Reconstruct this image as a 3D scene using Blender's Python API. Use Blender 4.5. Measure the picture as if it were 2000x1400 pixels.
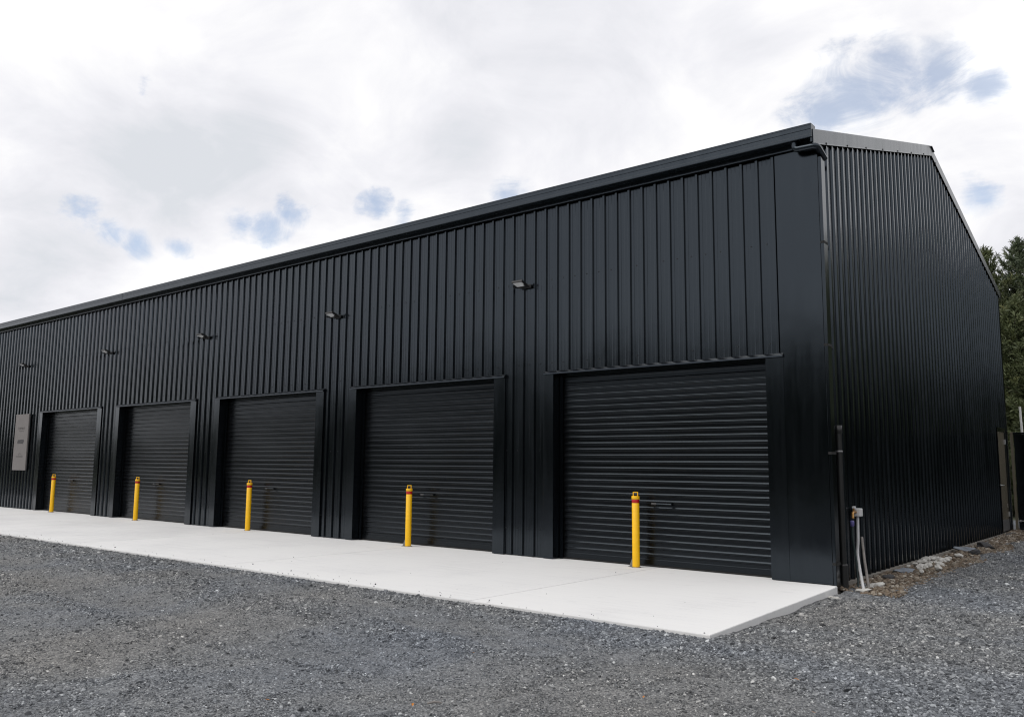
import bpy, bmesh, math, random
import numpy as np
from mathutils import Vector, Matrix, noise as mnoise
R = math.radians
rng = random.Random(7)
nrng = np.random.default_rng(11)
scene = bpy.context.scene
for o in list(bpy.data.objects):
    bpy.data.objects.remove(o)
COL = scene.collection

# ------------------------------------------------------------------ camera
YAW, PITCH, ROLL = R(39.16018), R(7.20869), R(0.50356)
CAM = Vector((3.817, -11.266, 1.491))
fw = Vector((-math.sin(YAW)*math.cos(PITCH), math.cos(YAW)*math.cos(PITCH), math.sin(PITCH)))
rt = Vector((math.cos(YAW), math.sin(YAW), 0))
up = rt.cross(fw)
rt2 = math.cos(ROLL)*rt + math.sin(ROLL)*up
up2 = -math.sin(ROLL)*rt + math.cos(ROLL)*up
cam = bpy.data.cameras.new('camera')
cam.lens = 29.752; cam.sensor_width = 36; cam.sensor_fit = 'HORIZONTAL'
cam.clip_start = 0.1; cam.clip_end = 3000
camo = bpy.data.objects.new('camera', cam); COL.objects.link(camo)
M3 = Matrix((rt2, up2, -fw)).transposed()
camo.matrix_world = Matrix.Translation(CAM) @ M3.to_4x4()
scene.camera = camo

# ------------------------------------------------------------------ sky, sun, exposure
SUN_EL, SUN_AZ = R(52), R(205)      # azimuth measured from +y towards +x
world = bpy.data.worlds.new('World'); scene.world = world; world.use_nodes = True
WT = world.node_tree; WT.nodes.clear()
def N(t, typ, **kw):
    n = t.nodes.new(typ)
    for k, v in kw.items():
        if k == 'ins':
            for kk, vv in v.items(): n.inputs[kk].default_value = vv
        else: setattr(n, k, v)
    return n
def math_n(t, op, a, b=None, clamp=False):
    n = t.nodes.new('ShaderNodeMath'); n.operation = op; n.use_clamp = clamp
    for i, x in enumerate((a, b)):
        if x is None: continue
        if isinstance(x, (int, float)): n.inputs[i].default_value = x
        else: t.links.new(x, n.inputs[i])
    return n.outputs[0]
def ramp(t, fac, stops, interp='LINEAR'):
    n = t.nodes.new('ShaderNodeValToRGB'); n.color_ramp.interpolation = interp
    e = n.color_ramp.elements
    while len(e) < len(stops): e.new(0.5)
    for i, (p, c) in enumerate(stops):
        e[i].position = p
        e[i].color = (c, c, c, 1) if isinstance(c, (int, float)) else (*c, 1)
    t.links.new(fac, n.inputs[0]); return n.outputs[0]
def build_world():
    t = WT; L = t.links.new
    out = N(t, 'ShaderNodeOutputWorld')
    sky = N(t, 'ShaderNodeTexSky', sky_type='NISHITA', sun_disc=False, sun_elevation=SUN_EL, sun_rotation=SUN_AZ,
            altitude=100, air_density=1.0, dust_density=0.4, ozone_density=2.5)
    bg_sky = N(t, 'ShaderNodeBackground', ins={'Strength': 0.15}); L(sky.outputs[0], bg_sky.inputs[0])
    tc = N(t, 'ShaderNodeTexCoord')
    sep = N(t, 'ShaderNodeSeparateXYZ'); L(tc.outputs['Generated'], sep.inputs[0])
    zz = math_n(t, 'ADD', math_n(t, 'MAXIMUM', sep.outputs[2], 0.0), 0.30)
    comb = N(t, 'ShaderNodeCombineXYZ')
    L(math_n(t, 'DIVIDE', sep.outputs[0], zz), comb.inputs[0])
    L(math_n(t, 'DIVIDE', sep.outputs[1], zz), comb.inputs[1])
    comb.inputs[2].default_value = 3.7
    def noise(scale, detail, rough, vec=comb.outputs[0], dist=0.0):
        n = N(t, 'ShaderNodeTexNoise', ins={'Scale': scale, 'Detail': detail, 'Roughness': rough, 'Distortion': dist})
        L(vec, n.inputs['Vector']); return n.outputs['Fac']
    # cloud shading: white tops, soft grey-lilac bellies
    big = noise(1.15, 6, 0.55, dist=0.5)
    fine = noise(4.2, 9, 0.60, dist=0.5)
    sh = math_n(t, 'ADD', math_n(t, 'MULTIPLY', big, 0.58), math_n(t, 'MULTIPLY', fine, 0.42))
    # grey bellies seen in the photograph (directions of those clouds)
    def blobs(lst, vec=None):
        acc = None
        for d, r in lst:
            v = N(t, 'ShaderNodeVectorMath', operation='DISTANCE')
            L(vec or tc.outputs['Generated'], v.inputs[0]); v.inputs[1].default_value = d
            m = N(t, 'ShaderNodeMapRange', interpolation_type='SMOOTHSTEP', ins={1: 0.0, 2: r, 3: 1.0, 4: 0.0})
            L(v.outputs['Value'], m.inputs[0])
            acc = m.outputs[0] if acc is None else math_n(t, 'MAXIMUM', acc, m.outputs[0])
        return acc
    belly = blobs([((-0.8327, 0.4529, 0.3186), 0.13), ((-0.79, 0.505, 0.345), 0.10), ((-0.9181, 0.3464, 0.1927), 0.12), ((-0.5, 0.74, 0.45), 0.22),
                   ((-0.36, 0.82, 0.44), 0.13), ((-0.62, 0.68, 0.38), 0.10)])
    sh2 = math_n(t, 'SUBTRACT', math_n(t, 'ADD', sh, 0.12), math_n(t, 'MULTIPLY', belly, 0.15))
    ccol = ramp(t, sh2, [(0.42, (0.73, 0.755, 0.80)), (0.50, (0.825, 0.83, 0.875)), (0.57, (0.905, 0.905, 0.945)), (0.64, (1.0, 0.995, 1.01)), (0.76, (1.25, 1.25, 1.26))])
    bg_c = N(t, 'ShaderNodeBackground', ins={'Strength': 1.0}); L(ccol, bg_c.inputs[0])
    # gaps of blue: torn holes between the clouds
    wn = N(t, 'ShaderNodeTexNoise', ins={'Scale': 7.0, 'Detail': 10, 'Roughness': 0.60}); L(tc.outputs['Generated'], wn.inputs['Vector'])
    wv = N(t, 'ShaderNodeVectorMath', operation='MULTIPLY_ADD'); L(wn.outputs['Color'], wv.inputs[0]); wv.inputs[1].default_value = (0.10, 0.10, 0.07)
    wsub = N(t, 'ShaderNodeVectorMath', operation='SUBTRACT'); L(tc.outputs['Generated'], wsub.inputs[0]); wsub.inputs[1].default_value = (0.05, 0.05, 0.035)
    L(wsub.outputs[0], wv.inputs[2]); WV = wv.outputs[0]
    gap_b = blobs([((-0.285, 0.877, 0.388), 0.072), ((-0.262, 0.878, 0.400), 0.078), ((-0.225, 0.884, 0.410), 0.070), ((-0.185, 0.895, 0.412), 0.053), ((-0.15, 0.907, 0.394), 0.033),
                   ((-0.81, 0.526, 0.260), 0.038), ((-0.79, 0.549, 0.266), 0.041), ((-0.772, 0.566, 0.286), 0.033), ((-0.895, 0.375, 0.252), 0.038), ((-0.885, 0.40, 0.240), 0.036), ((-0.872, 0.432, 0.2292), 0.034),
                   ((-0.6002, 0.7342, 0.3060), 0.038), ((-0.7229, 0.6248, 0.2951), 0.029), ((-0.7, 0.655, 0.282), 0.029), ((-0.1644, 0.9461, 0.279), 0.033),
                   ((-0.85, 0.466, 0.225), 0.025), ((-0.828, 0.406, 0.3868), 0.017)], WV)
    gmap = N(t, 'ShaderNodeMapping', ins={'Scale': (1, 1, 2.0)}); L(tc.outputs['Generated'], gmap.inputs[0])
    gn = N(t, 'ShaderNodeTexNoise', ins={'Scale': 10.0, 'Detail': 10, 'Roughness': 0.66, 'Distortion': 0.7}); L(gmap.outputs[0], gn.inputs['Vector'])
    soft = math_n(t, 'MULTIPLY', math_n(t, 'SUBTRACT', gn.outputs['Fac'], 0.5), math_n(t, 'MULTIPLY', math_n(t, 'MINIMUM', math_n(t, 'MULTIPLY', gap_b, 4.0), 1.0), 2.3))
    gap = math_n(t, 'ADD', math_n(t, 'MULTIPLY', gap_b, 0.95), soft)
    gapm = N(t, 'ShaderNodeMapRange', interpolation_type='SMOOTHSTEP', ins={1: 0.12, 2: 1.05, 3: 0.0, 4: 0.60}); L(gap, gapm.inputs[0])
    gn2 = noise(1.7, 7, 0.55)
    rnd = N(t, 'ShaderNodeMapRange', interpolation_type='SMOOTHSTEP', ins={1: 0.66, 2: 0.80, 3: 0.0, 4: 0.6}); L(gn2, rnd.inputs[0])
    gapm2 = gapm.outputs[0]
    mixf = math_n(t, 'MAXIMUM', gapm2, rnd.outputs[0], clamp=True)
    mix = N(t, 'ShaderNodeMixShader'); L(mixf, mix.inputs[0]); L(bg_c.outputs[0], mix.inputs[1]); L(bg_sky.outputs[0], mix.inputs[2])
    L(mix.outputs[0], out.inputs[0])
build_world()
sun = bpy.data.lights.new('sun', 'SUN'); sun.energy = 1.5; sun.angle = R(50); sun.color = (1, 0.96, 0.9)
suno = bpy.data.objects.new('sun', sun); COL.objects.link(suno)
sd = Vector((math.sin(SUN_AZ)*math.cos(SUN_EL), math.cos(SUN_AZ)*math.cos(SUN_EL), math.sin(SUN_EL)))
suno.rotation_euler = sd.to_track_quat('Z', 'Y').to_euler(); suno.location = (-20, -40, 60)
scene.view_settings.view_transform = 'Standard'; scene.view_settings.look = 'None'
scene.view_settings.exposure = 0.0; scene.view_settings.gamma = 1.0; scene.view_settings.use_curve_mapping = False
scene.render.engine = 'CYCLES'
scene.cycles.filter_width = 1.15

# ------------------------------------------------------------------ helpers
def tag(o, label=None, cat=None, group=None, kind=None):
    if label: o['label'] = label
    if cat: o['category'] = cat
    if group: o['group'] = group
    if kind: o['kind'] = kind
    return o
def empty(name, loc=(0, 0, 0), rz=0):
    o = bpy.data.objects.new(name, None); o.empty_display_size = 0.2; COL.objects.link(o)
    o.location = loc; o.rotation_euler = (0, 0, rz); return o
class MB:
    """collects shapes and links them as one mesh object"""
    def __init__(s): s.v = []; s.f = []; s.sm = []
    def add(s, vs, fs, smooth=False):
        b = len(s.v); s.v += [tuple(v) for v in vs]
        s.f += [tuple(b+i for i in f) for f in fs]; s.sm += [smooth]*len(fs); return s
    def box(s, x0, x1, y0, y1, z0, z1, bev=0.0):
        if bev <= 0:
            vs = [(x, y, z) for z in (z0, z1) for y in (y0, y1) for x in (x0, x1)]
            return s.add(vs, [(0, 2, 3, 1), (4, 5, 7, 6), (0, 1, 5, 4), (2, 6, 7, 3), (0, 4, 6, 2), (1, 3, 7, 5)])
        bm = bmesh.new(); bmesh.ops.create_cube(bm, size=1)
        for v in bm.verts:
            v.co = Vector(((x0+x1)/2+v.co.x*(x1-x0), (y0+y1)/2+v.co.y*(y1-y0), (z0+z1)/2+v.co.z*(z1-z0)))
        bmesh.ops.bevel(bm, geom=bm.edges[:], offset=bev, segments=2, affect='EDGES', profile=0.5)
        return s.bm(bm)
    def bm(s, bm, smooth=False, mat=None):
        bm.verts.ensure_lookup_table(); bm.verts.index_update()
        vs = [(mat @ v.co if mat else v.co.copy()) for v in bm.verts]
        s.add(vs, [[v.index for v in f.verts] for f in bm.faces], smooth); bm.free(); return s
    def extrude(s, poly, axis, a0, a1, smooth=False, cap=True):
        """poly of 2-D points extruded along an axis (0: poly=(y,z); 1: poly=(x,z); 2: poly=(x,y))"""
        n = len(poly); vs = []
        for a in (a0, a1):
            for p in poly:
                vs.append((a, p[0], p[1]) if axis == 0 else (p[0], a, p[1]) if axis == 1 else (p[0], p[1], a))
        fs = [(i, (i+1) % n, n+(i+1) % n, n+i) for i in range(n)]
        s.add(vs, fs, smooth)
        if cap: s.add(vs, [tuple(range(n))[::-1], tuple(range(n, 2*n))])
        return s
    def tube(s, pts, r, seg=12, cap=True):
        pts = [Vector(p) for p in pts]; n = len(pts)
        rs = r if isinstance(r, (list, tuple)) else [r]*n
        vs = []; prev = None
        for i, p in enumerate(pts):
            d = (pts[min(i+1, n-1)]-pts[max(i-1, 0)]).normalized()
            if prev is None:
                a = Vector((0, 0, 1)) if abs(d.z) < 0.9 else Vector((1, 0, 0))
                u = d.cross(a).normalized()
            else:
                u = (prev - d*prev.dot(d)).normalized()
            prev = u; w = d.cross(u)
            for k in range(seg):
                an = 2*math.pi*k/seg
                vs.append(p + (u*math.cos(an)+w*math.sin(an))*rs[i])
        fs = [(i*seg+k, i*seg+(k+1) % seg, (i+1)*seg+(k+1) % seg, (i+1)*seg+k) for i in range(n-1) for k in range(seg)]
        s.add(vs, fs, True)
        if cap: s.add(vs, [tuple(range(seg))[::-1], tuple(range((n-1)*seg, n*seg))])
        return s
    def lathe(s, prof, seg=24, cx=0, cy=0, smooth=True):
        vs = []; n = len(prof)
        for r, z in prof:
            for k in range(seg):
                a = 2*math.pi*k/seg; vs.append((cx+r*math.cos(a), cy+r*math.sin(a), z))
        s.add(vs, [(i*seg+k, i*seg+(k+1) % seg, (i+1)*seg+(k+1) % seg, (i+1)*seg+k) for i in range(n-1) for k in range(seg)], smooth)
        return s
    def xf(s, m): s.v = [tuple(m @ Vector(v)) for v in s.v]; return s
    def build(s, name, mat, parent=None, origin=None, sharp=True):
        me = bpy.data.meshes.new(name)
        me.from_pydata(s.v, [], s.f); me.update()
        me.polygons.foreach_set('use_smooth', s.sm)
        if mat: me.materials.append(mat)
        o = bpy.data.objects.new(name, me); COL.objects.link(o)
        if parent: o.parent = parent
        return o
def recalc(o):
    bm = bmesh.new(); bm.from_mesh(o.data); bmesh.ops.recalc_face_normals(bm, faces=bm.faces); bm.to_mesh(o.data); bm.free(); return o
def smooth_path(pts, n=8):
    pts = [Vector(p) for p in pts]; out = []
    P = [pts[0]*2-pts[1]] + pts + [pts[-1]*2-pts[-2]]
    for i in range(1, len(P)-2):
        for k in range(n):
            t = k/n; a, b, c, d = P[i-1:i+3]
            out.append(0.5*((2*b)+(c-a)*t+(2*a-5*b+4*c-d)*t*t+(3*b-a-3*c+d)*t**3))
    out.append(pts[-1]); return out
def bend_path(pts, r, n=6):
    """polyline with rounded corners"""
    pts = [Vector(p) for p in pts]; out = [pts[0]]
    for a, b, c in zip(pts, pts[1:], pts[2:]):
        d1 = (a-b).normalized(); d2 = (c-b).normalized()
        p1 = b+d1*r; p2 = b+d2*r
        for k in range(n+1):
            t = k/n; out.append(p1*(1-t)**2+b*2*t*(1-t)+p2*t*t)
    out.append(pts[-1]); return out
def copy_tree(o, parent=None):
    c = o.copy(); COL.objects.link(c); c.parent = parent
    for ch in list(o.children): copy_tree(ch, c)
    return c

# ------------------------------------------------------------------ materials
def mat(name, color, rough=0.5, metal=0.0, spec=0.5, var=0.0, bump=None, rough_var=0.0, scale=3.0):
    m = bpy.data.materials.new(name); m.use_nodes = True
    t = m.node_tree; b = t.nodes['Principled BSDF']; L = t.links.new
    b.inputs['Base Color'].default_value = (*color, 1); b.inputs['Roughness'].default_value = rough
    b.inputs['Metallic'].default_value = metal; b.inputs['Specular IOR Level'].default_value = spec
    tc = t.nodes.new('ShaderNodeTexCoord')
    if var > 0 or rough_var > 0:
        n = N(t, 'ShaderNodeTexNoise', ins={'Scale': scale, 'Detail': 6, 'Roughness': 0.6}); L(tc.outputs['Object'], n.inputs['Vector'])
        if var > 0:
            c = ramp(t, n.outputs['Fac'], [(0.3, tuple(x*(1-var) for x in color)), (0.7, tuple(min(1, x*(1+var)) for x in color))])
            L(c, b.inputs['Base Color'])
        if rough_var > 0:
            mr = N(t, 'ShaderNodeMapRange', ins={1: 0.3, 2: 0.7, 3: rough-rough_var, 4: rough+rough_var}); L(n.outputs['Fac'], mr.inputs[0])
            L(mr.outputs[0], b.inputs['Roughness'])
    if bump:
        sc, st, dist = bump
        n2 = N(t, 'ShaderNodeTexNoise', ins={'Scale': sc, 'Detail': 3}); L(tc.outputs['Object'], n2.inputs['Vector'])
        bp = N(t, 'ShaderNodeBump', ins={'Strength': st, 'Distance': dist}); L(n2.outputs['Fac'], bp.inputs['Height'])
        L(bp.outputs[0], b.inputs['Normal'])
    return m
def painted_steel(name, base, rough, dust, stretch=(6, 6, 0.7), ior=1.63):
    """black pre-painted sheet: satin gloss, a thin uneven film of dust, slight waviness, each sheet a shade apart"""
    m = bpy.data.materials.new(name); m.use_nodes = True
    t = m.node_tree; b = t.nodes['Principled BSDF']; L = t.links.new
    tc = t.nodes.new('ShaderNodeTexCoord'); oi = t.nodes.new('ShaderNodeObjectInfo')
    mp = N(t, 'ShaderNodeMapping', ins={'Scale': stretch}); L(tc.outputs['Object'], mp.inputs[0])
    n1 = N(t, 'ShaderNodeTexNoise', ins={'Scale': 1.0, 'Detail': 7, 'Roughness': 0.62}); L(mp.outputs[0], n1.inputs['Vector'])
    n2 = N(t, 'ShaderNodeTexNoise', ins={'Scale': 90.0, 'Detail': 3, 'Roughness': 0.7}); L(tc.outputs['Object'], n2.inputs['Vector'])
    f = math_n(t, 'ADD', math_n(t, 'MULTIPLY', n1.outputs['Fac'], 0.7), math_n(t, 'MULTIPLY', n2.outputs['Fac'], 0.3))
    f = math_n(t, 'ADD', f, math_n(t, 'MULTIPLY', math_n(t, 'SUBTRACT', oi.outputs['Random'], 0.5), 0.10))
    L(ramp(t, f, [(0.38, base), (0.72, dust)]), b.inputs['Base Color'])
    mr = N(t, 'ShaderNodeMapRange', ins={1: 0.35, 2: 0.7, 3: rough-0.04, 4: rough+0.07}); L(f, mr.inputs[0]); L(mr.outputs[0], b.inputs['Roughness'])
    b.inputs['IOR'].default_value = ior
    b.inputs['Specular Tint'].default_value = (0.72, 0.855, 1.0, 1)
    n3 = N(t, 'ShaderNodeTexNoise', ins={'Scale': 1.6, 'Detail': 2}); L(tc.outputs['Object'], n3.inputs['Vector'])
    bp = N(t, 'ShaderNodeBump', ins={'Strength': 0.12, 'Distance': 0.02}); L(n3.outputs['Fac'], bp.inputs['Height']); L(bp.outputs[0], b.inputs['Normal'])
    return m
M = {}
M['clad'] = painted_steel('black_cladding', (0.0012, 0.0016, 0.0022), 0.155, (0.0028, 0.0034, 0.0042))
M['flash'] = painted_steel('black_flashing', (0.0012, 0.0015, 0.0021), 0.15, (0.0024, 0.0029, 0.0036))
M['door'] = painted_steel('black_door_steel', (0.0016, 0.0017, 0.0020), 0.22, (0.0032, 0.0033, 0.0036), (0.6, 6, 5), 1.46)
M['gutter'] = painted_steel('charcoal_gutter', (0.0035, 0.0050, 0.0070), 0.22, (0.0065, 0.0082, 0.0105))
M['barge'] = painted_steel('charcoal_barge', (0.008, 0.010, 0.012), 0.25, (0.014, 0.016, 0.018))
M['pvc_black'] = mat('black_plastic_pipe', (0.011, 0.0115, 0.012), 0.38, var=0.2)
M['dark'] = mat('dark_interior', (0.01, 0.01, 0.01), 0.8, var=0.2)
M['screw'] = mat('black_screw_heads', (0.008, 0.008, 0.009), 0.5, var=0.2)
M['steel'] = mat('galvanised_steel', (0.42, 0.43, 0.44), 0.42, metal=0.8, var=0.15, scale=20)
M['dullsteel'] = mat('dull_steel', (0.22, 0.22, 0.225), 0.5, metal=0.7, var=0.2, scale=20)
M['lockplate'] = mat('tarnished_lock_plate', (0.09, 0.09, 0.092), 0.45, metal=0.6, var=0.4, scale=40)
M['yellow'] = mat('yellow_powder_coat', (0.92, 0.51, 0.002), 0.42, var=0.05, scale=9, bump=(60, 0.06, 0.002))
M['red'] = mat('red_reflective_band', (0.45, 0.004, 0.008), 0.4, var=0.1, scale=30)
M['pvc_white'] = mat('white_pvc', (0.62, 0.62, 0.63), 0.4, var=0.08, scale=12)
M['brass'] = mat('brass', (0.45, 0.25, 0.09), 0.38, metal=0.85, var=0.2, scale=40)
M['violet'] = mat('violet_plastic', (0.10, 0.09, 0.26), 0.45, var=0.1, scale=30)
M['hose'] = mat('dark_green_hose', (0.02, 0.035, 0.036), 0.4, var=0.2)
M['timber'] = mat('weathered_timber', (0.21, 0.195, 0.185), 0.8, var=0.3, scale=15)
M['lens'] = mat('white_led_lens', (0.75, 0.76, 0.77), 0.35, var=0.04)
M['lamp'] = mat('black_lamp_housing', (0.012, 0.012, 0.013), 0.5, var=0.2)
M['sign'] = mat('brushed_grey_sign', (0.155, 0.142, 0.138), 0.5, metal=0.0, var=0.06, scale=2)
M['sign_dark'] = mat('dark_sign_print', (0.035, 0.033, 0.036), 0.5, var=0.1)
M['sign_mid'] = mat('faint_sign_print', (0.085, 0.078, 0.076), 0.5, var=0.1)
M['doorleaf'] = mat('charcoal_gloss_door', (0.13, 0.115, 0.085), 0.25, var=0.1, bump=(2.0, 0.2, 0.01))
M['footing'] = mat('grey_footing_concrete', (0.21, 0.195, 0.175), 0.9, var=0.35, scale=4, bump=(40, 0.5, 0.01))
M['white_rock'] = mat('pale_rubble', (0.50, 0.49, 0.465), 0.85, var=0.25, scale=14, bump=(50, 0.6, 0.01))
M['slate_rock'] = mat('blue_grey_rock', (0.16, 0.18, 0.21), 0.75, var=0.3, scale=9, bump=(40, 0.6, 0.01))
M['dark_rock'] = mat('dark_rock', (0.045, 0.045, 0.048), 0.8, var=0.3, scale=12, bump=(50, 0.6, 0.01))
M['bark'] = mat('pine_bark', (0.075, 0.055, 0.042), 0.9, var=0.4, scale=8, bump=(25, 0.8, 0.03))
M['leaf'] = mat('orange_dead_leaf', (0.45, 0.17, 0.02), 0.7, var=0.2, scale=60)
M['white_pole'] = mat('white_painted_pole', (0.72, 0.72, 0.70), 0.5, var=0.08)
def needles_mat(name, c0, c1):
    m = bpy.data.materials.new(name); m.use_nodes = True
    t = m.node_tree; b = t.nodes['Principled BSDF']; L = t.links.new
    a = N(t, 'ShaderNodeAttribute', attribute_name='tone')
    L(ramp(t, a.outputs['Fac'], [(0.0, c0), (0.75, c1), (1.0, (c1[0]*1.5, c1[1]*1.15, c1[2]*0.9))]), b.inputs['Base Color'])
    b.inputs['Roughness'].default_value = 0.6
    return m
M['needle'] = needles_mat('pine_needles', (0.032, 0.048, 0.020), (0.118, 0.140, 0.056))
M['needle2'] = needles_mat('pine_needles_blue', (0.028, 0.045, 0.023), (0.090, 0.118, 0.056))
M['wood_far'] = mat('far_foliage', (0.028, 0.040, 0.018), 0.8, var=0.4, scale=0.8)
def concrete_mat():
    m = bpy.data.materials.new('broomed_white_concrete'); m.use_nodes = True
    t = m.node_tree; b = t.nodes['Principled BSDF']; L = t.links.new
    tc = t.nodes.new('ShaderNodeTexCoord'); oi = t.nodes.new('ShaderNodeObjectInfo')
    P = tc.outputs['Object']
    n1 = N(t, 'ShaderNodeTexNoise', ins={'Scale': 0.55, 'Detail': 6, 'Roughness': 0.6}); L(P, n1.inputs['Vector'])
    n2 = N(t, 'ShaderNodeTexNoise', ins={'Scale': 28, 'Detail': 4, 'Roughness': 0.7}); L(P, n2.inputs['Vector'])
    mp = N(t, 'ShaderNodeMapping', ins={'Scale': (0.7, 14, 1)}); L(P, mp.inputs[0])
    n3 = N(t, 'ShaderNodeTexNoise', ins={'Scale': 1.0, 'Detail': 5, 'Roughness': 0.65}); L(mp.outputs[0], n3.inputs['Vector'])
    f = math_n(t, 'ADD', math_n(t, 'MULTIPLY', n1.outputs['Fac'], 0.5), math_n(t, 'ADD', math_n(t, 'MULTIPLY', n2.outputs['Fac'], 0.22), math_n(t, 'MULTIPLY', n3.outputs['Fac'], 0.28)))
    f = math_n(t, 'ADD', f, math_n(t, 'MULTIPLY', math_n(t, 'SUBTRACT', oi.outputs['Random'], 0.5), 0.12))
    col = ramp(t, f, [(0.34, (0.60, 0.60, 0.605)), (0.5, (0.70, 0.70, 0.70)), (0.68, (0.735, 0.735, 0.73))])
    # scuffs and tyre smears: thin dark wisps
    mp2 = N(t, 'ShaderNodeMapping', ins={'Scale': (0.9, 3.2, 1), 'Rotation': (0, 0, 0.25)}); L(P, mp2.inputs[0])
    n4 = N(t, 'ShaderNodeTexNoise', ins={'Scale': 1.4, 'Detail': 9, 'Roughness': 0.72, 'Distortion': 1.2}); L(mp2.outputs[0], n4.inputs['Vector'])
    sc = N(t, 'ShaderNodeMapRange', interpolation_type='SMOOTHSTEP', ins={1: 0.57, 2: 0.75, 3: 0.0, 4: 0.34}); L(n4.outputs['Fac'], sc.inputs[0])
    mx = N(t, 'ShaderNodeMix', data_type='RGBA'); L(sc.outputs[0], mx.inputs[0]); L(col, mx.inputs[6]); mx.inputs[7].default_value = (0.33, 0.33, 0.34, 1)
    # dark specks of dropped grit
    vo = N(t, 'ShaderNodeTexVoronoi', ins={'Scale': 2.6, 'Randomness': 1.0}); L(P, vo.inputs['Vector'])
    sp = N(t, 'ShaderNodeMapRange', ins={1: 0.018, 2: 0.03, 3: 0.75, 4: 0.0}); L(vo.outputs['Distance'], sp.inputs[0])
    sepc = N(t, 'ShaderNodeSeparateColor'); L(vo.outputs['Color'], sepc.inputs[0])
    spm = math_n(t, 'MULTIPLY', sp.outputs[0], math_n(t, 'GREATER_THAN', sepc.outputs[0], 0.55))
    mx2 = N(t, 'ShaderNodeMix', data_type='RGBA'); L(spm, mx2.inputs[0]); L(mx.outputs[2], mx2.inputs[6]); mx2.inputs[7].default_value = (0.12, 0.12, 0.12, 1)
    L(mx2.outputs[2], b.inputs['Base Color']); b.inputs['Roughness'].default_value = 0.85
    bp = N(t, 'ShaderNodeBump', ins={'Strength': 0.25, 'Distance': 0.006}); L(math_n(t, 'ADD', n2.outputs['Fac'], n3.outputs['Fac']), bp.inputs['Height']); L(bp.outputs[0], b.inputs['Normal'])
    return m
M['concrete'] = concrete_mat()
GRAVEL = [(0.0, (0.034, 0.035, 0.037)), (0.35, (0.112, 0.114, 0.118)), (0.62, (0.198, 0.199, 0.201)), (0.82, (0.315, 0.312, 0.306)), (0.94, (0.47, 0.46, 0.445)), (1.0, (0.70, 0.685, 0.66))]
def gravel_tint(t, P, col):
    """broad drifts of bluer and browner metal"""
    L = t.links.new
    n = N(t, 'ShaderNodeTexNoise', ins={'Scale': 0.33, 'Detail': 4, 'Roughness': 0.55, 'Distortion': 0.4}); L(P, n.inputs['Vector'])
    tint = ramp(t, n.outputs['Fac'], [(0.34, (0.85, 0.93, 1.05)), (0.50, (0.94, 0.975, 1.01)), (0.68, (1.02, 1.015, 1.0))])
    m = N(t, 'ShaderNodeMix', data_type='RGBA', blend_type='MULTIPLY', ins={0: 1.0}); L(col, m.inputs[6]); L(tint, m.inputs[7])
    return m.outputs[2]
def gravel_ground():
    m = bpy.data.materials.new('crushed_grey_gravel'); m.use_nodes = True
    t = m.node_tree; b = t.nodes['Principled BSDF']; L = t.links.new
    tc = t.nodes.new('ShaderNodeTexCoord'); P = tc.outputs['Object']
    v1 = N(t, 'ShaderNodeTexVoronoi', ins={'Scale': 42}); L(P, v1.inputs['Vector'])
    v2 = N(t, 'ShaderNodeTexVoronoi', ins={'Scale': 95}); L(P, v2.inputs['Vector'])
    s1 = N(t, 'ShaderNodeSeparateColor'); L(v1.outputs['Color'], s1.inputs[0])
    s2 = N(t, 'ShaderNodeSeparateColor'); L(v2.outputs['Color'], s2.inputs[0])
    f = math_n(t, 'ADD', math_n(t, 'MULTIPLY', s1.outputs[0], 0.6), math_n(t, 'MULTIPLY', s2.outputs[1], 0.4))
    n = N(t, 'ShaderNodeTexNoise', ins={'Scale': 1.3, 'Detail': 6, 'Roughness': 0.65}); L(P, n.inputs['Vector'])
    f = math_n(t, 'ADD', f, math_n(t, 'MULTIPLY', math_n(t, 'SUBTRACT', n.outputs['Fac'], 0.5), 0.35))
    tr = N(t, 'ShaderNodeAttribute', attribute_name='track')
    v3 = N(t, 'ShaderNodeTexVoronoi', ins={'Scale': 80}); L(P, v3.inputs['Vector'])
    s3 = N(t, 'ShaderNodeSeparateColor'); L(v3.outputs['Color'], s3.inputs[0])
    fines = ramp(t, math_n(t, 'ADD', math_n(t, 'MULTIPLY', s3.outputs[0], 0.6), math_n(t, 'MULTIPLY', n.outputs['Fac'], 0.4)), [(0.18, (0.05, 0.05, 0.052)), (0.45, (0.15, 0.149, 0.147)), (0.62, (0.21, 0.206, 0.20)), (0.8, (0.34, 0.33, 0.32))])
    mxt = N(t, 'ShaderNodeMix', data_type='RGBA'); L(math_n(t, 'MULTIPLY', tr.outputs['Fac'], 0.75), mxt.inputs[0]); L(ramp(t, f, GRAVEL), mxt.inputs[6]); L(fines, mxt.inputs[7])
    L(gravel_tint(t, P, mxt.outputs[2]), b.inputs['Base Color']); b.inputs['Roughness'].default_value = 0.85
    h = math_n(t, 'ADD', math_n(t, 'MULTIPLY', v1.outputs['Distance'], -1.0), math_n(t, 'MULTIPLY', v2.outputs['Distance'], -0.5))
    bp = N(t, 'ShaderNodeBump', ins={'Strength': 0.9, 'Distance': 0.02}); L(h, bp.inputs['Height']); L(bp.outputs[0], b.inputs['Normal'])
    return m
M['gravel'] = gravel_ground()
def stone_mat(name, stops, tint=True, rough=0.75):
    m = bpy.data.materials.new(name); m.use_nodes = True
    t = m.node_tree; b = t.nodes['Principled BSDF']; L = t.links.new
    a = N(t, 'ShaderNodeAttribute', attribute_name='tone', attribute_type='INSTANCER')
    g = t.nodes.new('ShaderNodeNewGeometry')
    c = ramp(t, a.outputs['Fac'], stops)
    if tint: c = gravel_tint(t, g.outputs['Position'], c)
    L(c, b.inputs['Base Color']); b.inputs['Roughness'].default_value = rough
    return m
M['stone'] = stone_mat('gravel_stones', GRAVEL)
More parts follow.
